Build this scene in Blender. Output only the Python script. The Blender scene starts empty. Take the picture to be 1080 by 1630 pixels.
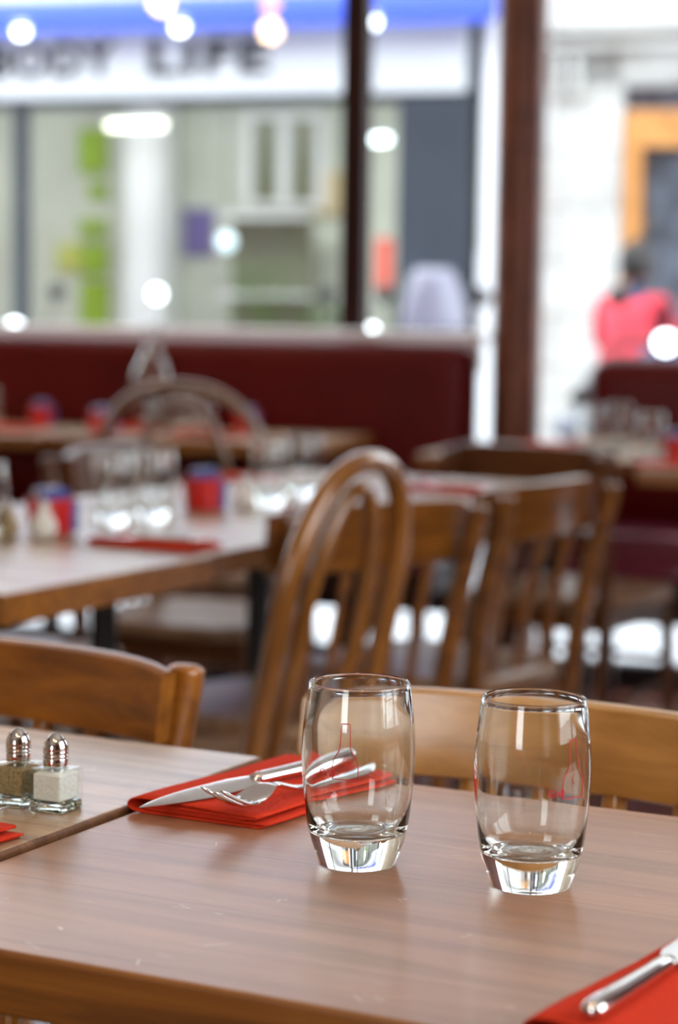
import bpy, bmesh, math, random
from mathutils import Vector, Matrix
random.seed(7)
S = bpy.context.scene
C = S.collection
R = math.radians
PI = math.pi

# ------------------------------------------------------------------ camera
CAM_H = 1.11
cd = bpy.data.cameras.new('camera'); cam = bpy.data.objects.new('camera', cd); C.objects.link(cam)
cd.sensor_fit = 'HORIZONTAL'; cd.sensor_width = 15.6; cd.lens = 50.0
cd.clip_start = 0.05; cd.clip_end = 200
cam.matrix_world = Matrix.Translation((0, 0, CAM_H)) @ Matrix.Rotation(R(90 - 5.37), 4, 'X') @ Matrix.Rotation(R(0.75), 4, 'Z')
cd.dof.use_dof = True; cd.dof.focus_distance = 1.42; cd.dof.aperture_fstop = 3.1
S.camera = cam

# ------------------------------------------------------------------ world, light, exposure
S.view_settings.view_transform = 'Standard'; S.view_settings.look = 'None'
S.view_settings.gamma = 1.0; S.view_settings.use_curve_mapping = False
S.view_settings.exposure = 0.0
W = bpy.data.worlds.new('overcast_sky'); S.world = W; W.use_nodes = True
nt = W.node_tree; nt.nodes.clear()
wo = nt.nodes.new('ShaderNodeOutputWorld'); bg = nt.nodes.new('ShaderNodeBackground')
tc = nt.nodes.new('ShaderNodeTexCoord'); sx = nt.nodes.new('ShaderNodeSeparateXYZ'); cr = nt.nodes.new('ShaderNodeValToRGB')
cr.color_ramp.elements[0].position = 0.0; cr.color_ramp.elements[0].color = (0.84, 0.93, 1.0, 1)
cr.color_ramp.elements[1].position = 0.7; cr.color_ramp.elements[1].color = (0.86, 0.94, 1.0, 1)
nt.links.new(tc.outputs['Generated'], sx.inputs[0]); nt.links.new(sx.outputs['Z'], cr.inputs[0])
nt.links.new(cr.outputs[0], bg.inputs[0]); nt.links.new(bg.outputs[0], wo.inputs[0])
bg.inputs[1].default_value = 5.6
S.cycles.max_bounces = 14; S.cycles.transmission_bounces = 14; S.cycles.transparent_max_bounces = 16
S.cycles.glossy_bounces = 6; S.cycles.diffuse_bounces = 4

# table frame (u,v) turned 27.1 degrees, wall frame (s,n) turned 17.2 degrees
TA, WA = R(-27.1), R(-17.2)
def UV(u, v, z=0.0):
    return Vector((u*math.cos(TA) - v*math.sin(TA), u*math.sin(TA) + v*math.cos(TA), z))
def SN(s, n, z=0.0):
    return Vector((s*math.cos(WA) - n*math.sin(WA), s*math.sin(WA) + n*math.cos(WA), z))

def area(name, loc, target, sx_, sy_, power, color):
    l = bpy.data.lights.new(name, 'AREA'); l.shape = 'RECTANGLE'; l.size = sx_; l.size_y = sy_
    l.energy = power; l.color = color
    o = bpy.data.objects.new(name, l); C.objects.link(o); o.location = loc
    o.rotation_euler = (Vector(target) - Vector(loc)).to_track_quat('-Z', 'Y').to_euler()
    return o
# daylight coming in through the side window openings; rear area light is an added fill
area('daylight_side_window', SN(1.45, 1.6, 1.75), SN(-1.5, 2.4, 0.8), 2.2, 1.7, 20, (1.0, 0.97, 0.93))
area('rear_fill_light', SN(-1.55, -2.8, 1.7), SN(-1.0, 2.5, 0.7), 1.1, 1.7, 20, (1.0, 0.96, 0.90))

# ------------------------------------------------------------------ materials
def nodes(name):
    m = bpy.data.materials.new(name); m.use_nodes = True
    n = m.node_tree; return m, n, n.nodes['Principled BSDF']
def plain(name, col, rough=0.5, metal=0.0, coat=0.0, spec=0.5, emit=None, es=0.0, noise=0.0, nscale=20, bump=0.0):
    m, n, b = nodes(name)
    b.inputs['Base Color'].default_value = (*col, 1); b.inputs['Roughness'].default_value = rough
    b.inputs['Metallic'].default_value = metal; b.inputs['Coat Weight'].default_value = coat; b.inputs['Specular IOR Level'].default_value = spec
    if emit: b.inputs['Emission Color'].default_value = (*emit, 1); b.inputs['Emission Strength'].default_value = es
    if noise or bump:
        t = n.nodes.new('ShaderNodeTexCoord'); q = n.nodes.new('ShaderNodeTexNoise')
        q.inputs['Scale'].default_value = nscale; q.inputs['Detail'].default_value = 6
        n.links.new(t.outputs['Object'], q.inputs['Vector'])
        if noise:
            r = n.nodes.new('ShaderNodeValToRGB'); e = r.color_ramp.elements
            e[0].position = 0.3; e[1].position = 0.7
            e[0].color = (*[c*(1-noise) for c in col], 1); e[1].color = (*[min(1, c*(1+noise)) for c in col], 1)
            n.links.new(q.outputs['Fac'], r.inputs[0]); n.links.new(r.outputs[0], b.inputs['Base Color'])
        if bump:
            p = n.nodes.new('ShaderNodeBump'); p.inputs['Strength'].default_value = bump; p.inputs['Distance'].default_value = 0.01
            n.links.new(q.outputs['Fac'], p.inputs['Height']); n.links.new(p.outputs[0], b.inputs['Normal'])
    return m
def wood(name, dark, light, rough=0.35, coat=0.3, scale=(2.5, 30, 30), planks=0.0, scratches=False, coatr=0.25, spec=0.5):
    m, n, b = nodes(name)
    L = n.links
    t = n.nodes.new('ShaderNodeTexCoord'); mp = n.nodes.new('ShaderNodeMapping'); mp.inputs['Scale'].default_value = scale
    L.new(t.outputs['Object'], mp.inputs[0])
    q = n.nodes.new('ShaderNodeTexNoise'); q.inputs['Scale'].default_value = 1.6; q.inputs['Detail'].default_value = 9
    q.inputs['Roughness'].default_value = 0.6; q.inputs['Distortion'].default_value = 0.5
    L.new(mp.outputs[0], q.inputs['Vector'])
    r = n.nodes.new('ShaderNodeValToRGB'); e = r.color_ramp.elements
    e[0].position = 0.32; e[0].color = (*dark, 1); e[1].position = 0.66; e[1].color = (*light, 1)
    L.new(q.outputs['Fac'], r.inputs[0])
    # broad blotches
    q2 = n.nodes.new('ShaderNodeTexNoise'); q2.inputs['Scale'].default_value = 6; q2.inputs['Detail'].default_value = 3
    L.new(t.outputs['Object'], q2.inputs['Vector'])
    mx = n.nodes.new('ShaderNodeMix'); mx.data_type = 'RGBA'; mx.blend_type = 'MULTIPLY'; mx.inputs[0].default_value = 0.38
    r2 = n.nodes.new('ShaderNodeValToRGB'); r2.color_ramp.elements[0].position = 0.3; r2.color_ramp.elements[0].color = (0.62, 0.6, 0.6, 1)
    r2.color_ramp.elements[1].position = 0.65; r2.color_ramp.elements[1].color = (1.1, 1.1, 1.1, 1)
    L.new(q2.outputs['Fac'], r2.inputs[0]); L.new(r.outputs[0], mx.inputs[6]); L.new(r2.outputs[0], mx.inputs[7])
    out = mx.outputs[2]
    if planks:
        sp = n.nodes.new('ShaderNodeSeparateXYZ'); L.new(t.outputs['Object'], sp.inputs[0])
        d = n.nodes.new('ShaderNodeMath'); d.operation = 'DIVIDE'; d.inputs[1].default_value = planks; L.new(sp.outputs['Y'], d.inputs[0])
        fr = n.nodes.new('ShaderNodeMath'); fr.operation = 'FRACT'; L.new(d.outputs[0], fr.inputs[0])
        lt = n.nodes.new('ShaderNodeMath'); lt.operation = 'LESS_THAN'; lt.inputs[1].default_value = 0.012; L.new(fr.outputs[0], lt.inputs[0])
        ml = n.nodes.new('ShaderNodeMath'); ml.operation = 'MULTIPLY'; ml.inputs[1].default_value = 0.55; L.new(lt.outputs[0], ml.inputs[0])
        fl = n.nodes.new('ShaderNodeMath'); fl.operation = 'FLOOR'; L.new(d.outputs[0], fl.inputs[0])
        wn = n.nodes.new('ShaderNodeTexWhiteNoise'); wn.noise_dimensions = '1D'; L.new(fl.outputs[0], wn.inputs['W'])
        hs = n.nodes.new('ShaderNodeHueSaturation')
        mr = n.nodes.new('ShaderNodeMapRange'); mr.inputs[3].default_value = 0.88; mr.inputs[4].default_value = 1.12
        L.new(wn.outputs['Value'], mr.inputs[0]); L.new(mr.outputs[0], hs.inputs['Value']); L.new(out, hs.inputs['Color'])
        m2 = n.nodes.new('ShaderNodeMix'); m2.data_type = 'RGBA'; L.new(ml.outputs[0], m2.inputs[0]); L.new(hs.outputs[0], m2.inputs[6])
        m2.inputs[7].default_value = (dark[0]*.35, dark[1]*.3, dark[2]*.3, 1); out = m2.outputs[2]
    if scratches:
        v = n.nodes.new('ShaderNodeTexVoronoi'); v.feature = 'DISTANCE_TO_EDGE'
        mp3 = n.nodes.new('ShaderNodeMapping'); mp3.inputs['Scale'].default_value = (6, 22, 6); mp3.inputs['Rotation'].default_value = (0, 0, 0.25)
        L.new(t.outputs['Object'], mp3.inputs[0]); L.new(mp3.outputs[0], v.inputs['Vector']); v.inputs['Scale'].default_value = 2.2
        l2 = n.nodes.new('ShaderNodeMath'); l2.operation = 'LESS_THAN'; l2.inputs[1].default_value = 0.008; L.new(v.outputs['Distance'], l2.inputs[0])
        q3 = n.nodes.new('ShaderNodeTexNoise'); q3.inputs['Scale'].default_value = 25; L.new(t.outputs['Object'], q3.inputs['Vector'])
        g = n.nodes.new('ShaderNodeMath'); g.operation = 'GREATER_THAN'; g.inputs[1].default_value = 0.64; L.new(q3.outputs['Fac'], g.inputs[0])
        mm = n.nodes.new('ShaderNodeMath'); mm.operation = 'MULTIPLY'; L.new(l2.outputs[0], mm.inputs[0]); L.new(g.outputs[0], mm.inputs[1])
        m5 = n.nodes.new('ShaderNodeMath'); m5.operation = 'MULTIPLY'; m5.inputs[1].default_value = 0.45; L.new(mm.outputs[0], m5.inputs[0])
        m4 = n.nodes.new('ShaderNodeMix'); m4.data_type = 'RGBA'; L.new(m5.outputs[0], m4.inputs[0]); L.new(out, m4.inputs[6])
        m4.inputs[7].default_value = (0.75, 0.62, 0.5, 1); out = m4.outputs[2]
    L.new(out, b.inputs['Base Color'])
    b.inputs['Roughness'].default_value = rough; b.inputs['Coat Weight'].default_value = coat; b.inputs['Coat Roughness'].default_value = coatr; b.inputs['Specular IOR Level'].default_value = spec
    p = n.nodes.new('ShaderNodeBump'); p.inputs['Strength'].default_value = 0.12; p.inputs['Distance'].default_value = 0.001
    L.new(q.outputs['Fac'], p.inputs['Height']); L.new(p.outputs[0], b.inputs['Normal'])
    return m
def glass(name, col=(1, 1, 1), rough=0.0, ior=1.5):
    m, n, b = nodes(name)
    g = n.nodes.new('ShaderNodeBsdfGlass'); g.inputs['Color'].default_value = (*col, 1); g.inputs['Roughness'].default_value = rough
    g.inputs['IOR'].default_value = ior
    n.links.new(g.outputs[0], n.nodes['Material Output'].inputs['Surface']); return m
def pane_mat(name, tint=(1, 1, 1)):
    m, n, b = nodes(name); L = n.links
    tr = n.nodes.new('ShaderNodeBsdfTransparent'); tr.inputs[0].default_value = (*tint, 1)
    gl = n.nodes.new('ShaderNodeBsdfGlossy'); gl.inputs['Roughness'].default_value = 0.0
    lw = n.nodes.new('ShaderNodeLayerWeight'); lw.inputs[0].default_value = 0.5
    pw = n.nodes.new('ShaderNodeMath'); pw.operation = 'POWER'; pw.inputs[1].default_value = 5; L.new(lw.outputs['Facing'], pw.inputs[0])
    ma = n.nodes.new('ShaderNodeMath'); ma.operation = 'MULTIPLY_ADD'; ma.inputs[1].default_value = 0.96; ma.inputs[2].default_value = 0.04
    L.new(pw.outputs[0], ma.inputs[0])
    mx = n.nodes.new('ShaderNodeMixShader'); L.new(ma.outputs[0], mx.inputs[0]); L.new(tr.outputs[0], mx.inputs[1]); L.new(gl.outputs[0], mx.inputs[2])
    L.new(mx.outputs[0], n.nodes['Material Output'].inputs['Surface']); return m

M = {}
M['table'] = wood('worn_tabletop_wood', (0.28, 0.130, 0.060), (0.43, 0.215, 0.112), 0.40, 0.40, (2.0, 26, 26), 0.118, True, 0.28)
M['table_sheen'] = wood('worn_tabletop_wood_painted_reflection', (0.27, 0.165, 0.085), (0.62, 0.43, 0.26), 0.40, 0.6, (2.5, 34, 34), 0.128, True, 0.25)  # worn wood; reflected daylight put into the lighter, greyer base colour
M['edge'] = wood('varnished_edge_wood', (0.13, 0.040, 0.003), (0.37, 0.135, 0.013), 0.35, 0.4, (2.0, 40, 40))
M['edge_dark'] = wood('dark_edge_wood', (0.09, 0.035, 0.012), (0.22, 0.10, 0.04), 0.45, 0.2, (2.0, 40, 40))
M['chair'] = wood('varnished_chair_wood', (0.15, 0.044, 0.003), (0.40, 0.140, 0.012), 0.30, 0.3, (4, 26, 26), coatr=0.18)
M['chair_mid'] = wood('brown_varnished_chair_wood', (0.09, 0.028, 0.003), (0.27, 0.095, 0.012), 0.28, 0.8, (4, 26, 26), coatr=0.12)
M['chair_pale'] = wood('pale_varnished_chair_wood', (0.36, 0.17, 0.034), (0.66, 0.34, 0.085), 0.32, 0.6, (3, 22, 22), coatr=0.18)
M['chair_dark'] = wood('dark_chair_wood', (0.085, 0.027, 0.007), (0.15, 0.050, 0.012), 0.35, 0.2, (4, 26, 26), coatr=0.2, spec=.3)
M['bent'] = wood('bentwood_beech', (0.14, 0.050, 0.007), (0.33, 0.125, 0.016), 0.27, 0.9, (10, 10, 3), coatr=0.1)
M['bent_far'] = wood('worn_bentwood', (0.12, 0.06, 0.03), (0.26, 0.14, 0.07), 0.3, 0.7, (10, 10, 3), coatr=0.15)
M['seat_pale'] = wood('worn_seat_wood', (0.25, 0.13, 0.06), (0.46, 0.29, 0.17), 0.3, 0.5, (3, 20, 20))
M['column'] = wood('mahogany_column_wood', (0.055, 0.015, 0.008), (0.21, 0.062, 0.028), 0.4, 0.1, (14, 14, 3.5), spec=.3)
M['mullion'] = wood('dark_stained_window_wood', (0.014, 0.004, 0.003), (0.030, 0.006, 0.004), 0.5, 0.0, (14, 14, 2), spec=.15)
M['napkin'] = plain('red_paper_napkin', (0.60, 0.040, 0.013), 0.9, spec=.15, noise=0.04, nscale=300, bump=0.25)
M['leather'] = plain('oxblood_leather', (0.095, 0.0005, 0.0005), 0.42, coat=0.0, spec=.22, noise=0.15, nscale=5, bump=0.25)
M['leather_seat'] = plain('leather_seat_painted_sheen', (0.26, 0.030, 0.065), 0.35, coat=1.0, noise=0.1, nscale=5)  # bench leather with its lilac sheen put into the base colour
M['bench_base'] = plain('dark_red_painted_wood', (0.025, 0.002, 0.002), 0.45)
M['steel'] = plain('polished_steel', (0.80, 0.79, 0.78), 0.10, 1.0)
M['steel_brush'] = plain('worn_steel', (0.72, 0.71, 0.70), 0.17, 1.0)
M['chrome'] = plain('chrome', (0.62, 0.60, 0.58), 0.07, 1.0)
M['black_iron'] = plain('black_cast_iron', (0.008, 0.008, 0.010), 0.4)
M['hole'] = plain('dark_hole', (0.01, 0.01, 0.01), 0.8)
M['glass'] = glass('clear_drinking_glass', (0.985, 1.0, 0.995))
M['shaker_glass'] = glass('thick_clear_glass', (0.97, 1.0, 0.99))
M['pane'] = pane_mat('window_glass')
M['shaker_wall'] = pane_mat('shaker_glass_wall', (.96, .985, .97))
M['print'] = plain('red_glass_print', (0.60, 0.02, 0.03), 0.5)
M['salt'] = plain('white_salt', (0.93, 0.92, 0.90), 0.9, noise=0.06, nscale=400, bump=0.3)
M['pepper'] = plain('ground_pepper', (0.38, 0.28, 0.14), 0.95, noise=0.45, nscale=500, bump=0.4)
M['red_pot'] = plain('red_glazed_pot', (0.62, 0.012, 0.012), 0.3, coat=0.4)
M['white_paper'] = plain('white_paper', (0.75, 0.75, 0.80), 0.8)
M['blue_paper'] = plain('blue_printed_paper', (0.07, 0.10, 0.35), 0.7)
M['porcelain'] = plain('white_porcelain', (0.72, 0.70, 0.62), 0.25, coat=0.5)
M['floor'] = None
M['plaster'] = plain('cream_plaster', (0.72, 0.62, 0.48), 0.85, noise=0.05, nscale=8)
M['ceiling'] = plain('white_ceiling_plaster', (0.78, 0.74, 0.68), 0.9, noise=0.03, nscale=5)
M['dark_wall'] = plain('oxblood_wall_paint', (0.16, 0.03, 0.02), 0.6, noise=0.1, nscale=6)
M['brass'] = plain('aged_brass', (0.55, 0.36, 0.12), 0.25, 1.0)
M['bulb'] = plain('warm_bulb_glass', (1, 0.6, 0.3), 0.4, emit=(1.0, 0.36, 0.10), es=24)
# outside
M['pavement'] = plain('pale_pavement', (0.74, 0.76, 0.78), 0.7, noise=0.06, nscale=3)
M['asphalt'] = plain('grey_asphalt', (0.36, 0.37, 0.39), 0.8, noise=0.1, nscale=12)
def stone_mat():
    m, n, b = nodes('pale_limestone'); L = n.links
    t = n.nodes.new('ShaderNodeTexCoord'); mp = n.nodes.new('ShaderNodeMapping'); mp.inputs['Rotation'].default_value = (R(90), 0, 0)
    L.new(t.outputs['Object'], mp.inputs[0])
    bk = n.nodes.new('ShaderNodeTexBrick'); bk.inputs['Scale'].default_value = 1.0; bk.inputs['Brick Width'].default_value = 0.8
    bk.inputs['Row Height'].default_value = 0.36; bk.inputs['Mortar Size'].default_value = 0.012
    bk.inputs['Color1'].default_value = (0.52, 0.52, 0.50, 1); bk.inputs['Color2'].default_value = (0.58, 0.58, 0.56, 1); bk.inputs['Mortar'].default_value = (0.34, 0.33, 0.31, 1)
    L.new(mp.outputs[0], bk.inputs['Vector'])
    q = n.nodes.new('ShaderNodeTexNoise'); q.inputs['Scale'].default_value = 3; q.inputs['Detail'].default_value = 8; L.new(t.outputs['Object'], q.inputs['Vector'])
    r = n.nodes.new('ShaderNodeValToRGB'); r.color_ramp.elements[0].position = 0.3; r.color_ramp.elements[0].color = (0.78, 0.76, 0.72, 1)
    r.color_ramp.elements[1].position = 0.6; r.color_ramp.elements[1].color = (1, 1, 1, 1); L.new(q.outputs['Fac'], r.inputs[0])
    mx = n.nodes.new('ShaderNodeMix'); mx.data_type = 'RGBA'; mx.blend_type = 'MULTIPLY'; mx.inputs[0].default_value = 1
    L.new(bk.outputs[0], mx.inputs[6]); L.new(r.outputs[0], mx.inputs[7]); L.new(mx.outputs[2], b.inputs['Base Color'])
    b.inputs['Roughness'].default_value = 0.9
    return m
M['stone'] = stone_mat()
M['slate'] = plain('slate_grey_paint', (0.030, 0.040, 0.055), 0.6, spec=.3, noise=0.12, nscale=2)
M['sign'] = plain('white_sign_panel', (0.60, 0.63, 0.645), 0.5)
M['letter'] = plain('dark_grey_letter', (0.010, 0.013, 0.018), 0.6, spec=.2)
M['blue'] = plain('blue_awning_cloth', (0.045, 0.10, 0.62), 0.7)
M['white_paint'] = plain('white_paint', (0.80, 0.82, 0.84), 0.5)
M['shop_wall'] = plain('shop_grey_beige_wall', (0.60, 0.64, 0.56), 0.8, noise=0.12, nscale=1.5)
M['shop_floor'] = plain('shop_grey_floor', (0.36, 0.36, 0.35), 0.5)
M['green'] = plain('lime_green_panel', (0.24, 0.42, 0.01), 0.6)
M['yellow_green'] = plain('yellow_green_panel', (0.50, 0.55, 0.12), 0.5)
M['purple'] = plain('purple_poster', (0.13, 0.12, 0.34), 0.6)
M['olive'] = plain('olive_glass_panel', (0.16, 0.19, 0.13), 0.3)
M['tan'] = plain('tan_card', (0.55, 0.45, 0.27), 0.7)
M['leaf'] = plain('plant_leaf', (0.06, 0.20, 0.02), 0.5, noise=0.2, nscale=30)
M['lamp_white'] = plain('lit_tube', (1, 1, 1), 0.5, emit=(0.95, 1.0, 0.80), es=6)
M['lamp_cool'] = plain('lit_cool_lamp', (1, 1, 1), 0.5, emit=(0.80, 0.97, 1.0), es=9)
M['lamp_pale'] = plain('dim_blue_lamp', (1, 1, 1), 0.5, emit=(0.55, 0.85, 1.0), es=2.0)
M['head_lamp'] = plain('lit_head_lamp', (1, 1, 1), 0.3, emit=(0.85, 0.95, 1.0), es=10)
M['door_wood'] = wood('orange_door_wood', (0.42, 0.17, 0.04), (0.68, 0.32, 0.09), 0.5, 0.2, (6, 6, 2))
M['door_glass'] = plain('dark_door_glass', (0.10, 0.12, 0.15), 0.15, coat=0.5, noise=0.5, nscale=6)
M['red_jacket'] = plain('coral_red_jacket', (0.75, 0.045, 0.075), 0.75)
M['jeans'] = plain('dark_blue_jeans', (0.03, 0.05, 0.11), 0.85)
M['skin'] = plain('skin', (0.55, 0.32, 0.22), 0.55)
M['hair'] = plain('dark_hair', (0.010, 0.008, 0.008), 0.5)
M['scooter_blue'] = plain('dark_blue_scooter_paint', (0.02, 0.05, 0.16), 0.25, coat=0.6)
M['scooter_grey'] = plain('grey_scooter_paint', (0.22, 0.24, 0.29), 0.3, coat=0.6)
M['rubber'] = plain('black_rubber', (0.012, 0.012, 0.012), 0.7)
M['screen'] = plain('smoked_windscreen', (0.20, 0.20, 0.27), 0.25, coat=0.4)
M['poster_red'] = plain('red_poster', (0.62, 0.08, 0.05), 0.6)
def floor_mat():
    m, n, b = nodes('red_brown_floor_tiles'); L = n.links
    t = n.nodes.new('ShaderNodeTexCoord')
    bk = n.nodes.new('ShaderNodeTexBrick'); bk.offset = 0; bk.inputs['Scale'].default_value = 1; bk.inputs['Brick Width'].default_value = 0.3; bk.inputs['Row Height'].default_value = 0.3
    bk.inputs['Mortar Size'].default_value = 0.006
    bk.inputs['Color1'].default_value = (0.15, 0.045, 0.028, 1); bk.inputs['Color2'].default_value = (0.20, 0.065, 0.04, 1); bk.inputs['Mortar'].default_value = (0.07, 0.05, 0.04, 1)
    L.new(t.outputs['Object'], bk.inputs['Vector']); L.new(bk.outputs[0], b.inputs['Base Color'])
    b.inputs['Roughness'].default_value = 0.22; b.inputs['Coat Weight'].default_value = 0.4
    return m
M['floor'] = floor_mat()

# ------------------------------------------------------------------ mesh helpers
class MB:
    def __init__(s): s.v = []; s.f = []; s.m = []; s.mi = 0
    def add(s, vs, fs):
        o = len(s.v); s.v += [tuple(v) for v in vs]
        for f in fs: s.f.append(tuple(i + o for i in f)); s.m.append(s.mi)
        return s
    def box(s, c, d, rz=0.0, mat=None):
        x, y, z = d[0]/2, d[1]/2, d[2]/2; q = Matrix.Rotation(rz, 3, 'Z') if mat is None else mat; c = Vector(c)
        vs = [c + q @ Vector((a*x, b*y, e*z)) for e in (-1, 1) for b in (-1, 1) for a in (-1, 1)]
        return s.add(vs, [(0, 2, 3, 1), (4, 5, 7, 6), (0, 1, 5, 4), (2, 6, 7, 3), (0, 4, 6, 2), (1, 3, 7, 5)])
    def tube(s, pts, r, seg=12, closed=False, ry=None, cap=True, up=None):
        pts = [Vector(p) for p in pts]; n = len(pts)
        rs = r if isinstance(r, (list, tuple)) else [r]*n
        rys = ry if isinstance(ry, (list, tuple)) else ([ry]*n if ry else rs)
        vs = []; prev = None
        for i in range(n):
            if closed: t = pts[(i+1) % n] - pts[i-1]
            else: t = pts[min(i+1, n-1)] - pts[max(i-1, 0)]
            t = t.normalized()
            if prev is None:
                a = Vector(up) if up else (Vector((0, 0, 1)) if abs(t.z) < .9 else Vector((1, 0, 0)))
                x = (a - t*a.dot(t)).normalized()
            else: x = (prev - t*prev.dot(t)).normalized()
            prev = x; y = t.cross(x)
            for k in range(seg):
                an = 2*PI*k/seg; vs.append(pts[i] + x*math.cos(an)*rs[i] + y*math.sin(an)*rys[i])
        fs = []
        m = n if closed else n-1
        for i in range(m):
            for k in range(seg):
                a = i*seg + k; b = i*seg + (k+1) % seg; j = (i+1) % n
                fs.append((a, b, j*seg + (k+1) % seg, j*seg + k))
        if cap and not closed:
            fs.append(tuple(range(seg))[::-1]); fs.append(tuple((n-1)*seg + k for k in range(seg)))
        return s.add(vs, fs)
    def lathe(s, prof, seg=32, c=(0, 0, 0), cap=True):
        vs = []; fs = []; n = len(prof)
        for (r, z) in prof:
            for k in range(seg):
                a = 2*PI*k/seg; vs.append((c[0] + r*math.cos(a), c[1] + r*math.sin(a), c[2] + z))
        for i in range(n-1):
            for k in range(seg):
                a = i*seg + k; b = i*seg + (k+1) % seg
                fs.append((a, b, b + seg, a + seg))
        if cap:
            fs.append(tuple(range(seg))[::-1]); fs.append(tuple((n-1)*seg + k for k in range(seg)))
        return s.add(vs, fs)
    def grid(s, rows, closed_u=False):
        n = len(rows); m = len(rows[0]); vs = [p for r in rows for p in r]; fs = []
        for i in range(n-1):
            for k in range(m if closed_u else m-1):
                fs.append((i*m + k, i*m + (k+1) % m, (i+1)*m + (k+1) % m, (i+1)*m + k))
        return s.add(vs, fs)
    def build(s, name, mat, parent=None, bevel=0, bseg=3, smooth=False, sub=0, solid=0, loc=None, rz=None, autos=None):
        me = bpy.data.meshes.new(name); me.from_pydata(s.v, [], s.f); me.update()
        bm = bmesh.new(); bm.from_mesh(me); bmesh.ops.remove_doubles(bm, verts=bm.verts, dist=1e-7)
        bmesh.ops.recalc_face_normals(bm, faces=bm.faces); bm.to_mesh(me); bm.free()
        mats = mat if isinstance(mat, list) else [mat]
        for q in mats: me.materials.append(q)
        if len(mats) > 1 and len(me.polygons) == len(s.m):
            for p, i in zip(me.polygons, s.m): p.material_index = i
        o = bpy.data.objects.new(name, me); C.objects.link(o)
        if parent: o.parent = parent
        if loc is not None: o.location = loc
        if rz is not None: o.rotation_euler.z = rz
        if solid: q = o.modifiers.new('thick', 'SOLIDIFY'); q.thickness = solid; q.offset = 0
        if bevel:
            q = o.modifiers.new('bevel', 'BEVEL'); q.width = bevel; q.segments = bseg; q.limit_method = 'ANGLE'; q.angle_limit = R(40)
        if sub: q = o.modifiers.new('sub', 'SUBSURF'); q.levels = sub; q.render_levels = sub
        if smooth or bevel or sub:
            for p in me.polygons: p.use_smooth = True
            if not sub and (autos or bevel) and autos != -1:
                bm = bmesh.new(); bm.from_mesh(me); lim = R(autos or 40)
                for e in bm.edges:
                    if len(e.link_faces) == 2 and e.calc_face_angle(0) > lim: e.smooth = False
                bm.to_mesh(me); bm.free()
                if bevel:
                    q = o.modifiers.new('wn', 'WEIGHTED_NORMAL'); q.keep_sharp = False
                    bm = bmesh.new(); bm.from_mesh(me)
                    for e in bm.edges: e.smooth = True
                    bm.to_mesh(me); bm.free()
        return o
def tag(o, label=None, cat=None, group=None, kind=None):
    if label: o['label'] = label
    if cat: o['category'] = cat
    if group: o['group'] = group
    if kind: o['kind'] = kind
    return o
def thing(name, loc, rz, label, cat, group=None):
    o = bpy.data.objects.new(name, None); C.objects.link(o); o.empty_display_size = 0.05
    o.location = loc; o.rotation_euler.z = rz
    return tag(o, label, cat, group)
def kids(o): return [c for c in bpy.data.objects if c.parent == o]
def copy_tree(o, parent=None):
    c = o.copy(); C.objects.link(c)
    if parent: c.parent = parent
    for ch in kids(o): copy_tree(ch, c)
    return c
def dup(root, loc, rz, label, group=None, scale=None):
    c = copy_tree(root); c.location = loc; c.rotation_euler.z = rz; c['label'] = label
    if group: c['group'] = group
    if scale: c.scale = (scale,)*3
    return c
def spline(pts, n=8):
    P = [Vector(p) for p in pts]; out = []
    for i in range(len(P)-1):
        a = P[max(i-1, 0)]; b = P[i]; c = P[i+1]; d = P[min(i+2, len(P)-1)]
        for k in range(n):
            t = k/n
            out.append(0.5*((2*b) + (c-a)*t + (2*a-5*b+4*c-d)*t*t + (3*b-a-3*c+d)*t**3))
    out.append(P[-1]); return out
def text_mesh(txt, size, extrude, bold=0.0, space=1.0):
    cu = bpy.data.curves.new('lettering', 'FONT'); cu.body = txt; cu.size = size; cu.extrude = extrude; cu.offset = bold
    cu.space_character = space; cu.resolution_u = 3
    ob = bpy.data.objects.new('lettering', cu); C.objects.link(ob)
    bpy.context.view_layer.update()
    dg = bpy.context.evaluated_depsgraph_get()
    me = bpy.data.meshes.new_from_object(ob.evaluated_get(dg))
    C.objects.unlink(ob); bpy.data.objects.remove(ob)
    return me

# ------------------------------------------------------------------ room (wall frame)
def struct(name, mb, mat, bevel=0, **k):
    o = mb.build(name, mat, rz=WA, bevel=bevel, **k); o['kind'] = 'structure'; return o
S0, S1, N0, N1, HZ = -5.6, 1.6, -3.0, 6.35, 3.2
struct('floor', MB().box(((S0+S1)/2, (N0+N1)/2, -0.05), (S1-S0+.3, N1-N0+.2, 0.1)), M['floor'])
struct('ceiling', MB().box(((S0+S1)/2, (N0+N1)/2, HZ+.05), (S1-S0+.3, N1-N0+.2, 0.1)), M['ceiling'])
struct('wall_left', MB().box((S0-.1, (N0+N1)/2, HZ/2), (.2, N1-N0+.2, HZ)), M['plaster'])
mb = MB()   # rear wall; tall opening added to hold the rear fill light
mb.box(((S0-2.1)/2, N0-.1, HZ/2), (-2.1-S0, .2, HZ)).box(((S1-1.0)/2, N0-.1, HZ/2), (S1+1.0, .2, HZ)).box((-1.55, N0-.1, .4), (1.1, .2, .8)).box((-1.55, N0-.1, HZ-.3), (1.1, .2, .6))
struct('wall_back', mb, M['plaster'])
mb = MB()
mb.box((S1+.1, (N0+.5)/2, HZ/2), (.2, .5-N0, HZ)).box((S1+.1, (2.7+N1)/2, HZ/2), (.2, N1-2.7, HZ)).box((S1+.1, 1.6, .45), (.2, 2.2, .9)).box((S1+.1, 1.6, HZ-.3), (.2, 2.2, .6)).box((S1+.1, 1.6, HZ/2), (.2, .10, HZ))
struct('wall_right', mb, M['dark_wall'])
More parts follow.
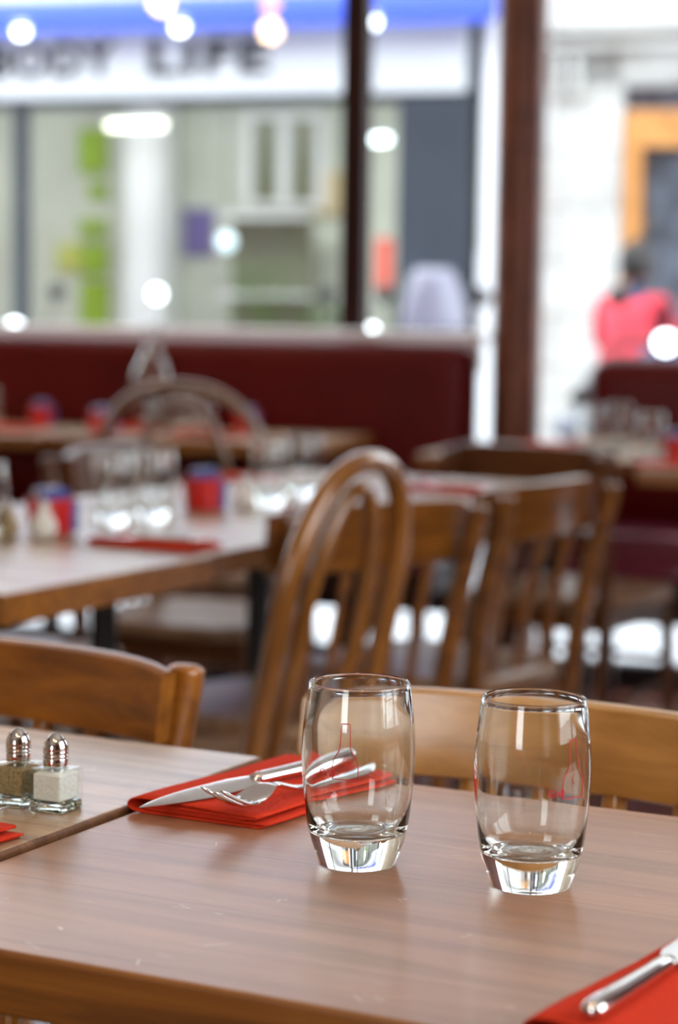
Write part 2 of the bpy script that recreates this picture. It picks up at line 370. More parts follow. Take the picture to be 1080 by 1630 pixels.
mb = MB().box(((S0+S1)/2, N1+.1, 4.1), (S1-S0+.3, .3, 2.0)).box((-11.1, N1+.1, 2.5), (10.8, .3, 5.2)).box((7.2, N1+.1, 2.5), (11.0, .3, 5.2)); struct('wall_front', mb, M['dark_wall'])
mb = MB().box(((S0+S1)/2, N1, .038), (S1-S0, .07, .076)); struct('trim_1', mb, M['black_iron'], .004)       # bottom rail
mb = MB().box((-1.924, N1, 1.45), (.074, .08, 2.9)); struct('trim_2', mb, M['mullion'], .006)                 # mullion seen in the frame
mb = MB().box((-4.6, N1, 1.45), (.074, .08, 2.9)); struct('trim_3', mb, M['mullion'], .006)
mb = MB().box((.4, N1, 1.45), (.074, .08, 2.9)); struct('trim_4', mb, M['mullion'], .006)
for i, (a, b) in enumerate(((-5.5, -4.64), (-4.56, -1.965), (-1.885, .36), (.44, 1.5))):
    struct('window_%d' % (i+1), MB().box(((a+b)/2, N1, 1.47), (b-a, .006, 2.78)), M['pane'])

mb = MB().box((-3.2, 6.262, 1.025), (3.42, .10, .04)).box((-3.2, 6.262, .965), (3.40, .04, .08)); struct('trim_5', mb, M['white_paint'], .012)   # painted sill behind the bench
# wooden column between the benches
col = thing('wooden_column', SN(-1.378, 6.17), WA, 'round dark mahogany column standing between the two red benches', 'column')
prof = [(.085, 0), (.085, .10), (.078, .115), (.073, .13)] + [(.073 - .003*i/10, .13 + (3.0-.13)*i/10) for i in range(11)] + [(.085, 3.05), (.085, 3.2)]
MB().lathe(prof, 40).build('shaft', M['column'], col, smooth=True, autos=35)

# ------------------------------------------------------------------ outside across the street (wall frame)
def facade(name, mb, mat, label, cat, bevel=0, group=None):
    return tag(mb.build(name, mat, rz=WA, bevel=bevel), label, cat, group)
struct('ground', MB().box((-2, 36.5, -.16), (70, 60, .1)), M['asphalt'])
tag(MB().box((-2, 7.6, -.09), (60, 2.2, .16)).build('pavement', M['pavement'], rz=WA), None, None, None, 'structure')
tag(MB().box((-2, 13.9, -.09), (60, 2.6, .16)).build('pavement', M['pavement'], rz=WA), None, None, None, 'structure')
FN = 14.5
# shop front
shop = thing('shop_building', SN(-5.4, FN), WA, 'shop across the street with slate grey frame and large display window', 'shop')
OX = -5.4
def sp(c, d, mb=None): return (mb or MB()).box((c[0]-OX, c[1]-FN, c[2]), d)
sp((-3.82, FN+.05, 1.285), (.52, .25, 2.57)).build('pilaster', M['slate'], shop, bevel=.01)
sp((-6.955, FN+.05, 1.285), (.09, .12, 2.57)).build('frame_post', M['slate'], shop, bevel=.01)
sp((-9.55, FN+.05, 1.285), (.30, .25, 2.57)).build('frame_post', M['slate'], shop, bevel=.01)
sp((-6.5, FN+.05, 2.55), (6.0, .14, .07)).build('lintel', M['slate'], shop, bevel=.01)
sp((-3.5, FN+.05, 2.80), (.20, .2, .52)).build('fascia_end', M['slate'], shop, bevel=.01)
sp((-6.7, FN+.05, .2), (5.3, .16, .4)).build('riser', M['slate'], shop, bevel=.01)
sp((-6.7, FN+.06, 1.45), (5.3, .01, 2.15)).build('pane', M['pane'], shop)
sp((-6.6, FN+3.0, 1.4), (6.6, .1, 2.8)).build('interior_wall', M['shop_wall'], shop)
sp((-9.9, FN+1.5, 1.4), (.1, 3.0, 2.8)).build('interior_wall', M['shop_wall'], shop)
sp((-3.5, FN+1.6, 1.4), (.1, 2.9, 2.8)).build('interior_wall', M['shop_wall'], shop)
sp((-6.7, FN+1.6, .0), (6.4, 3.0, .06)).build('shop_floor', M['shop_floor'], shop)
sp((-6.7, FN+1.6, 2.83), (6.4, 3.0, .06)).build('shop_ceiling', M['white_paint'], shop)
sp((-6.985, FN+2.6, 1.4), (.33, .33, 2.8)).build('interior_pillar', M['white_paint'], shop, bevel=.01)
# building shell over the shop
facade('building_front', MB().box((-8.2, FN+.3, 6.2), (9.6, .4, 6.1)), M['white_paint'], 'pale upper wall of the building above the blue awning', 'building')
aw = MB(); pr = [(FN-.02, 3.27), (FN-.34, 3.17), (FN-.36, 3.10), (FN-.36, 2.995), (FN-.33, 2.995), (FN-.02, 3.07)]
vs = [(s_, a, b) for s_ in (-9.7, -3.40) for a, b in pr]
aw.add(vs, [tuple(range(6)), tuple(range(11, 5, -1))] + [(k, (k+1) % 6, (k+1) % 6 + 6, k+6) for k in range(6)])
facade('awning', aw, M['blue'], 'long blue awning box running above the white shop sign', 'awning')
sg = thing('shop_sign', SN(-3.605, FN-.06, 2.57), WA, 'white shop sign board with dark capital letters reading BODY LIFE', 'sign')
MB().box((-2.95, 0, .235), (5.9, .09, .47)).build('board', M['sign'], sg, bevel=.01)
for word, x0, ww in (('BODY', -3.535, .985), ('LIFE', -2.285, .887)):
    me = text_mesh(word, .36, .008, .010, 1.12)
    xs = [v.co.x for v in me.vertices]; ys = [v.co.y for v in me.vertices]
    wx, wy = max(xs)-min(xs), max(ys)-min(ys)
    for v in me.vertices:
        v.co = (x0 + (v.co.x-min(xs))/wx*ww, -.053 - v.co.z, .14 + (v.co.y-min(ys))/wy*.25)
    me.materials.append(M['letter']); lo = bpy.data.objects.new('lettering', me); C.objects.link(lo); lo.parent = sg
    lo['label'] = 'dark grey capital letters ' + word
for i, (s_, txt) in enumerate(((-6.74, 'small round sign lamp shining above the letters O and D'), (-5.55, 'small round sign lamp shining above the gap before LIFE'), (-4.18, 'small round sign lamp at the right end of the sign past the dark mullion'))):
    l = thing('sign_lamp', SN(s_, FN-.40, 3.04), WA, txt, 'lamp', 'lamps over the shop sign')
    MB().tube([(0, .30, -.02), (0, .15, .04), (0, .02, .01)], .012, 8).build('arm', M['slate'], l, smooth=True)
    MB().lathe([(.015, .03), (.04, .02), (.055, -.02)], 20).build('shade', M['white_paint'], l, smooth=True)
    MB().lathe([(.005, -.075), (.03, -.068), (.044, -.04), (.044, -.02), (.02, -.018)], 20).build('bulb', M['head_lamp'], l, smooth=True)
facade('downpipe', MB().box((-3.44, FN-.02, 2.35), (.10, .10, 1.7)).box((-3.44, FN-.02, .75), (.12, .12, 1.5)), M['white_paint'], 'pale blue-white pipe between the slate shop front and the stone wall', 'downpipe', .01)
# stone building
sb = thing('stone_building', SN(-2.2, FN), WA, 'pale limestone building with a wooden street door right of the column', 'building')
OX2 = -2.2
def st(c, d): return MB().box((c[0]-OX2, c[1]-FN, c[2]), d)
st((-2.965, FN+.2, 1.5), (.81, .4, 3.0)).build('stone_pier', M['stone'], sb)
st((.9, FN+.2, 1.5), (4.0, .4, 3.0)).build('stone_pier', M['stone'], sb)
st((-.2, FN+.2, 5.9), (6.4, .4, 6.6)).build('upper_wall', M['stone'], sb)
st((-1.83, FN+.2, 2.81), (1.5, .4, .40)).build('lintel', M['stone'], sb)
for z_ in (2.86, 2.97): st((-.3, FN-.03, z_), (6.0, .10, .05)).build('moulding', M['stone'], sb, bevel=.01)
for x_ in (-2.98, -2.86): st((x_, FN-.03, 2.66), (.05, .08, .30)).build('bracket', M['stone'], sb, bevel=.01)
dr = thing('street_door', SN(-1.83, FN), WA, 'orange wooden street door with dark glass in the stone building', 'door')
MB().box((-.66, .1, 1.22), (.13, .14, 2.44)).box((.66, .1, 1.22), (.13, .14, 2.44)).box((0, .1, 2.32), (1.2, .14, .24)).build('door_frame', M['door_wood'], dr, bevel=.01)
MB().box((0, .14, .4), (1.2, .08, .8)).build('door_panel', M['door_wood'], dr, bevel=.01)
MB().box((0, .15, 1.5), (1.2, .04, 1.42)).build('door_pane', M['door_glass'], dr)
MB().box((0, .15, 2.53), (1.44, .05, .18)).build('transom_pane', M['door_glass'], dr)
g_ = MB()
for k in range(9): g_.tube([(-.56+k*.14, .10, .82), (-.56+k*.14, .10, 2.18)], .008, 6)
g_.build('grille', M['black_iron'], dr)
MB().lathe([(.001, 0), (.035, .008), (.035, .02), (.02, .03)], 16).build('door_knob', M['brass'], dr, loc=(-.56, .03, 1.68))
# things inside the shop
greens = [((-7.65, 2.42), (.26, .38), 'green', 'tall lime green panel highest on the shop back wall'),
          ((-7.60, 2.08), (.17, .13), 'green', 'small lime green square below the highest green panel'),
          ((-7.65, 1.77), (.25, .13), 'green', 'lime green strip at mid height on the shop back wall'),
          ((-7.63, 1.50), (.24, .27), 'green', 'lime green block beside the yellow-green one in the shop'),
          ((-7.87, 1.51), (.22, .24), 'yellow_green', 'yellow-green block left of the lime green block in the shop'),
          ((-7.63, 1.10), (.26, .42), 'green', 'lowest lime green panel on the shop back wall')]
for (s_, z_), (w_, h_), m_, lb in greens:
    facade('wall_panel', MB().box((s_, FN+2.92, z_), (w_, .06, h_)), M[m_], lb, 'panel', .01, 'colour panels in the shop')
facade('poster', MB().box((-6.68, FN+2.93, 1.73), (.28, .02, .40)), M['purple'], 'purple poster right of the white pillar in the shop', 'poster')
facade('poster', MB().box((-4.183, FN-.005, 1.41), (.11, .012, .36)), M['poster_red'], 'narrow red poster in the shop window right of the dark mullion', 'poster')
facade('display_card', MB().box((-5.47, FN+2.9, 2.05), (.32, .03, .36)), M['tan'], 'tan display card at the right of the shop window', 'card')
wf = thing('reflected_window', SN(-5.9, FN+2.9, 2.0), WA, 'white framed olive panes standing in for a reflection of the building opposite', 'window')  # added panes imitate the opposite building reflected in the shop glass
MB().box((0, 0, -.04), (.72, .06, .06)).box((0, 0, .70), (.72, .06, .06)).box((-.32, 0, .33), (.08, .06, .7)).box((.32, 0, .33), (.08, .06, .7)).box((0, 0, .33), (.1, .06, .7)).build('frame', M['white_paint'], wf, bevel=.008)
MB().box((0, .01, .33), (.62, .02, .7)).build('pane', M['olive'], wf)
rk = thing('clothes_rail', SN(-5.9, FN+2.5), WA, 'dark shelf unit below the reflected window panes in the shop', 'shelf')
for z_ in (.6, 1.2, 1.85): MB().box((-.02, 0, z_), (.72, .3, .04)).build('shelf_board', M['white_paint'], rk, bevel=.005)
MB().box((-.02, .16, 1.05), (.7, .02, 1.6)).build('back_panel', M['olive'], rk)
rk.name = 'shelf_unit'
def plant(s_, n_, z_, h_, w_, lb, seed):
    rr = random.Random(seed)
    p = thing('potted_plant', SN(s_, n_, z_), WA, lb, 'plant', 'plants in the shop window')
    MB().lathe([(.09, 0), (.12, .22), (.11, .22), (.10, .19), (.01, .19)], 20).build('pot', M['white_paint'], p, smooth=True, autos=30)
    b = MB(); stm = MB()
    for i in range(5): stm.tube([(0, 0, .18), (rr.uniform(-.05, .05), rr.uniform(-.05, .05), h_*.5), (rr.uniform(-w_, w_)*.6, rr.uniform(-.1, .1), h_*.9)], .006, 6)
    stm.build('stem', M['leaf'], p)
    for i in range(170):
        a = rr.uniform(0, 2*PI); q = rr.random()**.5*w_; c = Vector((q*math.cos(a), q*math.sin(a)*.5, .25 + rr.random()*(h_-.25)))
        d = Vector((rr.uniform(-1, 1), rr.uniform(-1, 1), rr.uniform(-.3, 1))).normalized(); e = d.cross(Vector((rr.random(), rr.random(), rr.random()+.1))).normalized()
        l_ = rr.uniform(.05, .10); b.add([c, c+d*l_*.5+e*l_*.22, c+d*l_, c+d*l_*.5-e*l_*.22], [(0, 1, 2, 3)])
    b.build('foliage', M['leaf'], p)
plant(-5.75, FN+1.9, .4, 1.05, .25, 'leafy green plant inside the shop right of the shelf unit', 3)
plant(-5.35, FN+2.2, .2, .95, .2, 'smaller green plant farther right in the shop', 5)
def shop_lamp(s_, n_, z_, w_, m_, lb):
    l = thing('ceiling_lamp', SN(s_, n_, z_), WA, lb, 'lamp', 'lit ceiling lamps in the shop')
    MB().box((0, 0, .03), (w_+.04, .12, .03)).build('housing', M['white_paint'], l, bevel=.005)
    MB().tube([(-w_/2, 0, 0), (w_/2, 0, 0)], .028, 12).build('tube', m_, l, smooth=True, autos=40)
    MB().tube([(0, 0, .04), (0, 0, 2.80-z_)], .006, 6).build('cord', M['slate'], l)
shop_lamp(-6.92+.05, FN+2.0, 2.56, .48, M['lamp_white'], 'long lit tube lamp hanging inside the shop near the white pillar')
shop_lamp(-4.575, FN+.9, 2.34, .30, M['lamp_cool'], 'short lit lamp hanging inside the shop right of the dark mullion')
def globe(s_, n_, z_, r_, m_, lb):
    l = thing('globe_lamp', SN(s_, n_, z_), WA, lb, 'lamp')
    MB().lathe([(r_*math.sin(PI*k/12)+1e-4, -r_*math.cos(PI*k/12)) for k in range(13)], 20).build('globe', m_, l, smooth=True)
    MB().tube([(0, 0, r_), (0, 0, 2.8-z_)], .006, 6).build('cord', M['slate'], l)
globe(-6.12, FN+2.1, 1.63, .07, M['lamp_pale'], 'pale blue lit globe lamp in the middle of the shop window')
globe(-6.72, FN+2.1, 1.20, .05, M['lamp_cool'], 'bright white globe lamp hanging low before the white shop pillar')
for x_, n_ in ((-8.2, 1.5), (-6.2, 1.5), (-4.4, 1.5)):
    area('shop_fill_light', SN(x_, FN+n_, 2.76), SN(x_, FN+n_+.6, 0), 1.2, .5, 24, (0.93, 1.0, 0.95))  # area lights added to brighten the shop, besides its modelled lamps

# scooters and rider
def ring(c, r, t, ax='y', seg=28):
    return [(c[0] + r*math.cos(2*PI*k/seg), c[1], c[2] + r*math.sin(2*PI*k/seg)) for k in range(seg)]
def scooter(loc, rz, paint, label, screen=True):
    t = thing('scooter', loc, rz, label, 'scooter', 'scooters parked in the street')
    for x in (-.62, .62):
        w = MB().tube(ring((x, 0, .24), .19, 0), .055, 10, True).build('wheel', M['rubber'], t, smooth=True)
        MB().tube([(x, -.03, .24), (x, .03, .24)], .14, 18).build('rim', M['steel_brush'], w)
    MB().tube(spline([(-.80, 0, .62), (-.6, 0, .60), (-.2, 0, .55), (-.08, 0, .33), (.30, 0, .30), (.40, 0, .5), (.36, 0, 1.04)], 5), [.07]*6+[.16]*8+[.14]*6+[.10]*6+[.07]*5, 14, ry=[.10]*6+[.17]*8+[.17]*6+[.17]*6+[.14]*5).build('body', paint, t, smooth=True)
    MB().tube([(-.62, 0, .76), (-.45, 0, .79), (-.15, 0, .77)], [.05, .06, .05], 12, ry=[.10, .14, .11]).build('seat', M['rubber'], t, smooth=True)
    MB().tube([(.44, 0, .62), (.60, 0, .26)], .03, 10).build('fork', M['steel_brush'], t, smooth=True)
    MB().tube(spline([(.28, -.32, 1.06), (.36, -.14, 1.08), (.38, 0, 1.04), (.36, .14, 1.08), (.28, .32, 1.06)], 4), .016, 8).build('handlebar', M['black_iron'], t, smooth=True)
    MB().lathe([(.001, .05), (.04, .045), (.06, .03), (.075, 0)], 20).build('lamp_housing', paint, t, smooth=True, loc=(.42, 0, 1.07))
    h = MB().tube([(.45, 0, 1.08), (.49, 0, 1.08)], .045, 16).build('head_lamp', M['head_lamp'], t, smooth=True, autos=40)
    for y in (-1, 1):
        MB().tube([(.34, y*.18, 1.08), (.32, y*.24, 1.25)], .006, 6).build('mirror_stalk', M['black_iron'], t)
        mr_ = MB().tube([(.315, y*.25, 1.29), (.335, y*.25, 1.29)], [.05, .035], 14).build('mirror', M['black_iron'], t)
        MB().tube([(.311, y*.25, 1.29), (.3145, y*.25, 1.29)], .045, 14).build('mirror_glass', M['steel'], mr_)
    t.location.z = -.11
    if screen:
        rows = [[(.42 - .10*k/6 + .0, .17*math.sin(a)*(1 - .45*(k/6)**3), 1.09 + .34*k/6) for a in [(-.5+j/8)*PI for j in range(9)]] for k in range(7)]
        rows = [[(p[0] + .10*math.cos((-.5+j/8)*PI), p[1], p[2]) for j, p in enumerate(r)] for r in rows]
        MB().grid(rows).build('windscreen', M['screen'], t, smooth=True, solid=.006)
    return t
scooter(SN(-3.05, 11.3), WA + R(-65), M['scooter_grey'], 'grey scooter with smoked windscreen seen left of the wooden column')
scooter(SN(-3.46, 12.9), WA + R(-50), M['scooter_blue'], 'dark blue scooter with lit head lamp just left of the wooden column', False)
scooter(SN(-5.58, 11.5), WA + R(-60), M['scooter_blue'], 'dark blue scooter with lit head lamp at the far left of the street', False)
scooter(SN(-3.56, 12.1), WA + R(-75), M['scooter_blue'], 'dark blue scooter with lit head lamp between the mullion and the grey windscreen', False)
scooter(SN(-1.525, 10.4), WA + R(-90), M['scooter_blue'], 'dark blue scooter with lit head lamp at the right edge before the rider', False)
rs = scooter(SN(-1.99, 11.9), WA + R(75), M['scooter_grey'], 'grey scooter ridden by the person in a red jacket', False)

def skin_body(name, verts, edges, radii, mat, parent, sub=2, root=0):
    me = bpy.data.meshes.new(name); me.from_pydata(verts, edges, []); me.update()
    o = bpy.data.objects.new(name, me); C.objects.link(o); o.parent = parent; me.materials.append(mat)
    sk = o.modifiers.new('skin', 'SKIN'); sk.use_smooth_shade = True
    if not me.skin_vertices: 
        bm = bmesh.new(); bm.from_mesh(me); bm.verts.layers.skin.verify(); bm.to_mesh(me); bm.free()
    for i, r in enumerate(radii):
        sv = me.skin_vertices[0].data[i]; sv.radius = r if isinstance(r, tuple) else (r, r); sv.use_root = (i == root)
    ss = o.modifiers.new('sub', 'SUBSURF'); ss.levels = sub; ss.render_levels = sub
    return o
pers = thing('person', SN(-1.99, 11.9), WA + R(75), 'person with dark hair in a red jacket leaning forward on a scooter', 'person')
pers.location.z = -.11
V = [(-.22, 0, .86), (-.18, 0, .98), (-.12, 0, 1.15), (-.07, 0, 1.28), (-.05, 0, 1.35), (-.03, 0, 1.40),   # 0-5 pelvis..neck..head base
     (-.07, .16, 1.26), (.03, .23, 1.05), (.27, .26, 1.03), (-.07, -.16, 1.26), (.03, -.23, 1.05), (.27, -.26, 1.03),  # arms
     (-.24, .10, .84), (.14, .16, .80), (.10, .15, .42), (.20, .15, .37), (-.24, -.10, .84), (.14, -.16, .80), (.10, -.15, .42), (.20, -.15, .37)]
E_ = [(0, 1), (1, 2), (2, 3), (3, 4), (4, 5), (3, 6), (6, 7), (7, 8), (3, 9), (9, 10), (10, 11), (0, 12), (12, 13), (13, 14), (14, 15), (0, 16), (16, 17), (17, 18), (18, 19)]
RD = [(.12, .14), (.08, .10), (.08, .10), (.05, .06), .045, .05, .035, .03, .028, .035, .03, .028, .085, .065, .045, .04, .085, .065, .045, .04]
body = skin_body('body', V, E_, RD, M['jeans'], pers)
skin_body('jacket', [V[i] for i in (0, 1, 2, 3, 6, 7, 8, 9, 10, 11)], [(0, 1), (1, 2), (2, 3), (3, 4), (4, 5), (5, 6), (3, 7), (7, 8), (8, 9)], [(.14, .16), (.13, .15), (.14, .16), (.11, .12), .07, .055, .04, .07, .055, .04], M['red_jacket'], pers)
hd = MB(); rows = []
for k in range(13):
    th = PI*k/12; z = -.115*math.cos(th); row = []
    for j in range(20):
        a = 2*PI*j/20; r = math.sin(th); x = .095*r*math.cos(a); y = .075*r*math.sin(a)*(0.8 if z < -.05 else 1)
        if math.cos(a) > .93 and -.03 < z < .01: x += .022         # nose
        if math.cos(a) > .8 and .005 < z < .035: x -= .006         # eye sockets
        if abs(math.sin(a)) > .97 and abs(z) < .03: y *= 1.12      # ears
        row.append((x, y, z))
    rows.append(row)
hd.grid(rows, True)
head = hd.build('head', M['skin'], pers, sub=1, loc=(-.01, 0, 1.47))
for y in (-.03, .03): MB().lathe([(.009*math.sin(PI*k/6)+1e-4, -.009*math.cos(PI*k/6)) for k in range(7)], 10, (.083, y, .018)).build('eye', M['hair'], head, smooth=True)
MB().tube([(.086, -.022, -.05), (.092, 0, -.052), (.086, .022, -.05)], .005, 6).build('mouth', M['red_pot'], head, smooth=True)
hr = MB(); rows = []
for k in range(11):
    th = PI*(.30+.70*k/10); row = []
    for j in range(24):
        a = 2*PI*j/24; fr = max(0, math.cos(a)); t2 = th if fr < .3 else max(th, PI*(.30+.28*fr))
        row.append((-.01 + .112*math.sin(t2)*math.cos(a), .092*math.sin(t2)*math.sin(a), .005 - .132*math.cos(t2)))
    rows.append(row)
hr.grid(rows, True).build('hair', M['hair'], pers, smooth=True, solid=.01, loc=(-.01, 0, 1.47))
for y in (-1, 1):
    hv = [(.27, y*.26, 1.03), (.33, y*.26, 1.025)]; he = [(0, 1)]; hrad = [(.028, .022), (.036, .02)]
    for f in range(4):
        yy = y*(.26 + (f-1.5)*.020); L_ = (.9, 1.0, .95, .75)[f]; b0 = len(hv)
        hv += [(.37, yy, 1.035), (.37+.028*L_, yy, 1.015), (.37+.015*L_, yy, .99)]; he += [(1, b0), (b0, b0+1), (b0+1, b0+2)]; hrad += [.010, .009, .008]
    b0 = len(hv); hv += [(.31, y*.215, 1.01), (.335, y*.20, .99)]; he += [(0, b0), (b0, b0+1)]; hrad += [.011, .009]
    skin_body('hand', hv, he, hrad, M['skin'], pers, 1, 0)
for y in (-1, 1):
    MB().tube(spline([(.02, y*.15, .36), (.10, y*.15, .37), (.22, y*.15, .36), (.28, y*.15, .355)], 3), [.03]+[.045]*8+[.025], 12, ry=[.03]+[.04]*8+[.03]).build('shoe', M['rubber'], pers, smooth=True)

# ------------------------------------------------------------------ benches
def bench(s0, s1, label, top, lean=0.0, nb=6.05):
    L_ = s1-s0; t = thing('bench', SN((s0+s1)/2, nb), WA, label, 'bench', 'red leather benches along the window')
    MB().box((0, .075, (top+.50)/2), (L_, .15, top-.50)).build('backrest', M['leather'], t, bevel=.07, bseg=8)
    mb = MB()
    MB().box((0, -.20, .465), (L_-.01, .46, .13)).build('seat_cushion', M['leather_seat'], t, bevel=.03, bseg=5)
    MB().box((0, -.16, .365), (L_-.02, .38, .07)).build('seat_frame', M['bench_base'], t, bevel=.005)
    MB().box((0, .10, .36), (L_-.02, .05, .28)).build('back_frame', M['bench_base'], t, bevel=.005)
    k = max(2, int(L_/.55)+1)
    for i in range(k):
        x = -L_/2+.06 + (L_-.12)*i/(k-1)
        for y in (-.32, .09): MB().box((x, y, .17), (.045, .045, .34)).build('leg', M['bench_base'], t, bevel=.004)
    return t
bench(-4.9, -1.484, 'long dark red leather bench under the window, left of the wooden column', 1.02)
bench(-1.150, 1.2, 'dark red leather bench right of the wooden column', .985)

# ------------------------------------------------------------------ tables
def bistro_table(loc, rz, w, d, z, top, edge, label, group=None, th=.036, iron=True):
    t = thing('bistro_table', loc, rz, label, 'table', group)
    mb = MB(); x, y = w/2, d/2
    mb.mi = 0; o = MB().box((0, 0, z-th/2), (w, d, th))
    # top face carries the worn wood, rim the varnished wood
    ob = o.build('tabletop', [top, edge], t, bevel=.0035, bseg=3)
    for p in ob.data.polygons: p.material_index = 0 if p.normal.z > .9 else 1
    MB().box((0, 0, z-th-.012), (w-.22, .07, .024)).box((0, 0, z-th-.010), (.07, d-.16, .02)).build('support_bars', M['black_iron'], t, bevel=.003)
    MB().lathe([(.034, .03), (.026, .06), (.022, .12), (.022, z-th-.10), (.03, z-th-.06), (.05, z-th-.022)], 24).build('pedestal', M['black_iron'], t, smooth=True, autos=40)
    b = MB()
    for k in range(4):
        a = PI/4 + k*PI/2; ex = (.25 if w > .6 else .2)
        b.tube([(0, 0, .045), (math.cos(a)*.12, math.sin(a)*.09, .04), (math.cos(a)*ex*1.1, math.sin(a)*ex*.85, .014)], [.03, .024, .014], 10)
    b.build('base', M['black_iron'], t, smooth=True)
    return t
TZ = .75
def tb(u0, u1, v0, v1, z, top, edge, label, group=None, th=.036):
    return bistro_table(UV((u0+u1)/2, (v0+v1)/2), TA, u1-u0, v1-v0, z, top, edge, label, group, th)
tb(-.824, .02, .972, 1.478, TZ, M['table'], M['edge'], 'nearest worn wooden table carrying the two large tumblers', th=.038)
tb(-1.66, -.827, .965, 1.490, TZ+.004, M['table_sheen'], M['edge_dark'], 'paler grainy wooden table carrying the salt and pepper shakers', th=.036)
row = 'tables of the middle row'
tb(-2.30, -1.590, 2.195, 2.708, TZ, M['table_sheen'], M['edge'], 'nearest table of the middle row, its corner at the left of the photo', row, .042)
tb(-2.30, -1.600, 2.715, 3.222, TZ, M['table_sheen'], M['edge_dark'], 'second table of the middle row, carrying two tumblers and a red pot', row)
tb(-2.30, -1.595, 3.230, 3.737, TZ, M['table_sheen'], M['edge_dark'], 'third table of the middle row, seen through the near hoop-back chair', row)
tb(-2.30, -1.595, 3.745, 4.250, TZ, M['table_sheen'], M['edge_dark'], 'farthest table of the middle row with a red napkin on it', row)
def tw(s0, s1, n0, n1, label):
    return bistro_table(SN((s0+s1)/2, (n0+n1)/2), WA, s1-s0, n1-n0, TZ, M['table_sheen'], M['edge'], label, 'tables along the benches', .036)
tw(-3.60, -2.555, 5.45, 5.98, 'table before the red bench at the left edge, left of the far hoop-back chair')
tw(-2.535, -1.75, 5.47, 5.99, 'table before the red bench behind the far hoop-back chair, with the carafe')
tw(-1.42, -.845, 5.22, 5.80, 'table before the wooden column with two stemless glasses')
tw(-.82, -.20, 4.95, 5.52, 'table at the right edge of the photo with a red pot')

# ------------------------------------------------------------------ chairs
def slat_chair(mat, name='slat_back_chair', seatm=None, rail_h=.085, W_=.40, top=.80, nsl=5, crown=.008, slw=.011):
    t = thing(name, (0, 0, 0), 0, 'x', 'chair')
    h = W_/2
    for sg_ in (-1, 1):
        leg = MB().tube(spline([(sg_*(h-.03), -.24, 0), (sg_*(h-.025), -.205, .25), (sg_*(h-.02), -.20, .45), (sg_*(h-.012), -.225, .62), (sg_*(h-.008), -.262, top-.045), (sg_*(h-.006), -.268, top-.008)], 5), [.013]*10+[.016]*15+[.010], 12, ry=[.014]*10+[.019]*15+[.012])
        leg.build('leg', mat, t, smooth=True, autos=60)
        MB().tube([(sg_*(h-.035), .17, .43), (sg_*(h-.03), .185, .2), (sg_*(h-.025), .195, 0)], [.019, .016, .012], 12).build('leg', mat, t, smooth=True, autos=60)
        MB().tube([(sg_*(h-.027), -.215, .20), (sg_*(h-.03), .185, .22)], .009, 8).build('stretcher', mat, t, smooth=True)
    MB().tube([(-(h-.03), .187, .28), (h-.03, .187, .28)], .009, 8).build('stretcher', mat, t, smooth=True)
    # curved top rail: hollow towards the sitter
    rows = []; N = 20; th = .012
    for k in range(N+1):
        q = -1 + 2*k/N; x = q*(h+.006); y = -.256 + .034*q*q + .004; up = crown*(1-abs(q)**4)
        z1 = top + up - .006*abs(q)**8; z0 = top - rail_h; ln = .010
        rows.append([(x, y-th, z1-.003), (x, y-th*.4, z1), (x, y+th*.4, z1), (x, y+th, z1-.003), (x, y+th+ln, z0+.003), (x, y+th*.4+ln, z0), (x, y-th*.4+ln, z0), (x, y-th+ln, z0+.003)])
    m_ = MB().grid(rows, True); n_ = len(rows[0]); m_.add(rows[0], [tuple(range(n_))]); m_.add(rows[-1], [tuple(range(n_))[::-1]])
    m_.build('top_rail', mat, t, smooth=True, autos=50)
    for k in range(nsl):
        q = (-1 + 2*(k+.5)/nsl)*.78; x = q*h; yt = -.256 + .034*q*q + .016
        MB().tube([(x*.92, -.185, .455), (x*.96, -.20, .58), (x, yt, top-rail_h+.008)], .006, 8, ry=slw, up=(0, 1, 0)).build('slat', mat, t, smooth=True, autos=60)
    # seat
    rows = []
    for z_, ins in ((.430, .006), (.434, 0), (.452, 0), (.458, .006)):
        r_ = []
        for k in range(40):
            a = 2*PI*k/40; c, s_ = math.cos(a), math.sin(a)
            x = math.copysign(abs(c)**.45, c)*(h+.01-ins)*(1 - .05*(s_ < 0)); y = math.copysign(abs(s_)**.45, s_)*(.205-ins)
            r_.append((x, y, z_))
        rows.append(r_)
    m_ = MB().grid(rows, True); m_.add(rows[0], [tuple(range(40))[::-1]]); m_.add(rows[-1], [tuple(range(40))])
    m_.build('seat', seatm or mat, t, smooth=True, autos=35)
    MB().box((0, .165, .405), (W_-.09, .018, .05)).box((0, -.185, .405), (W_-.09, .018, .05)).box((-(h-.035), -.01, .405), (.018, .34, .05)).box((h-.035, -.01, .405), (.018, .34, .05)).build('apron', mat, t, bevel=.002)
    return t
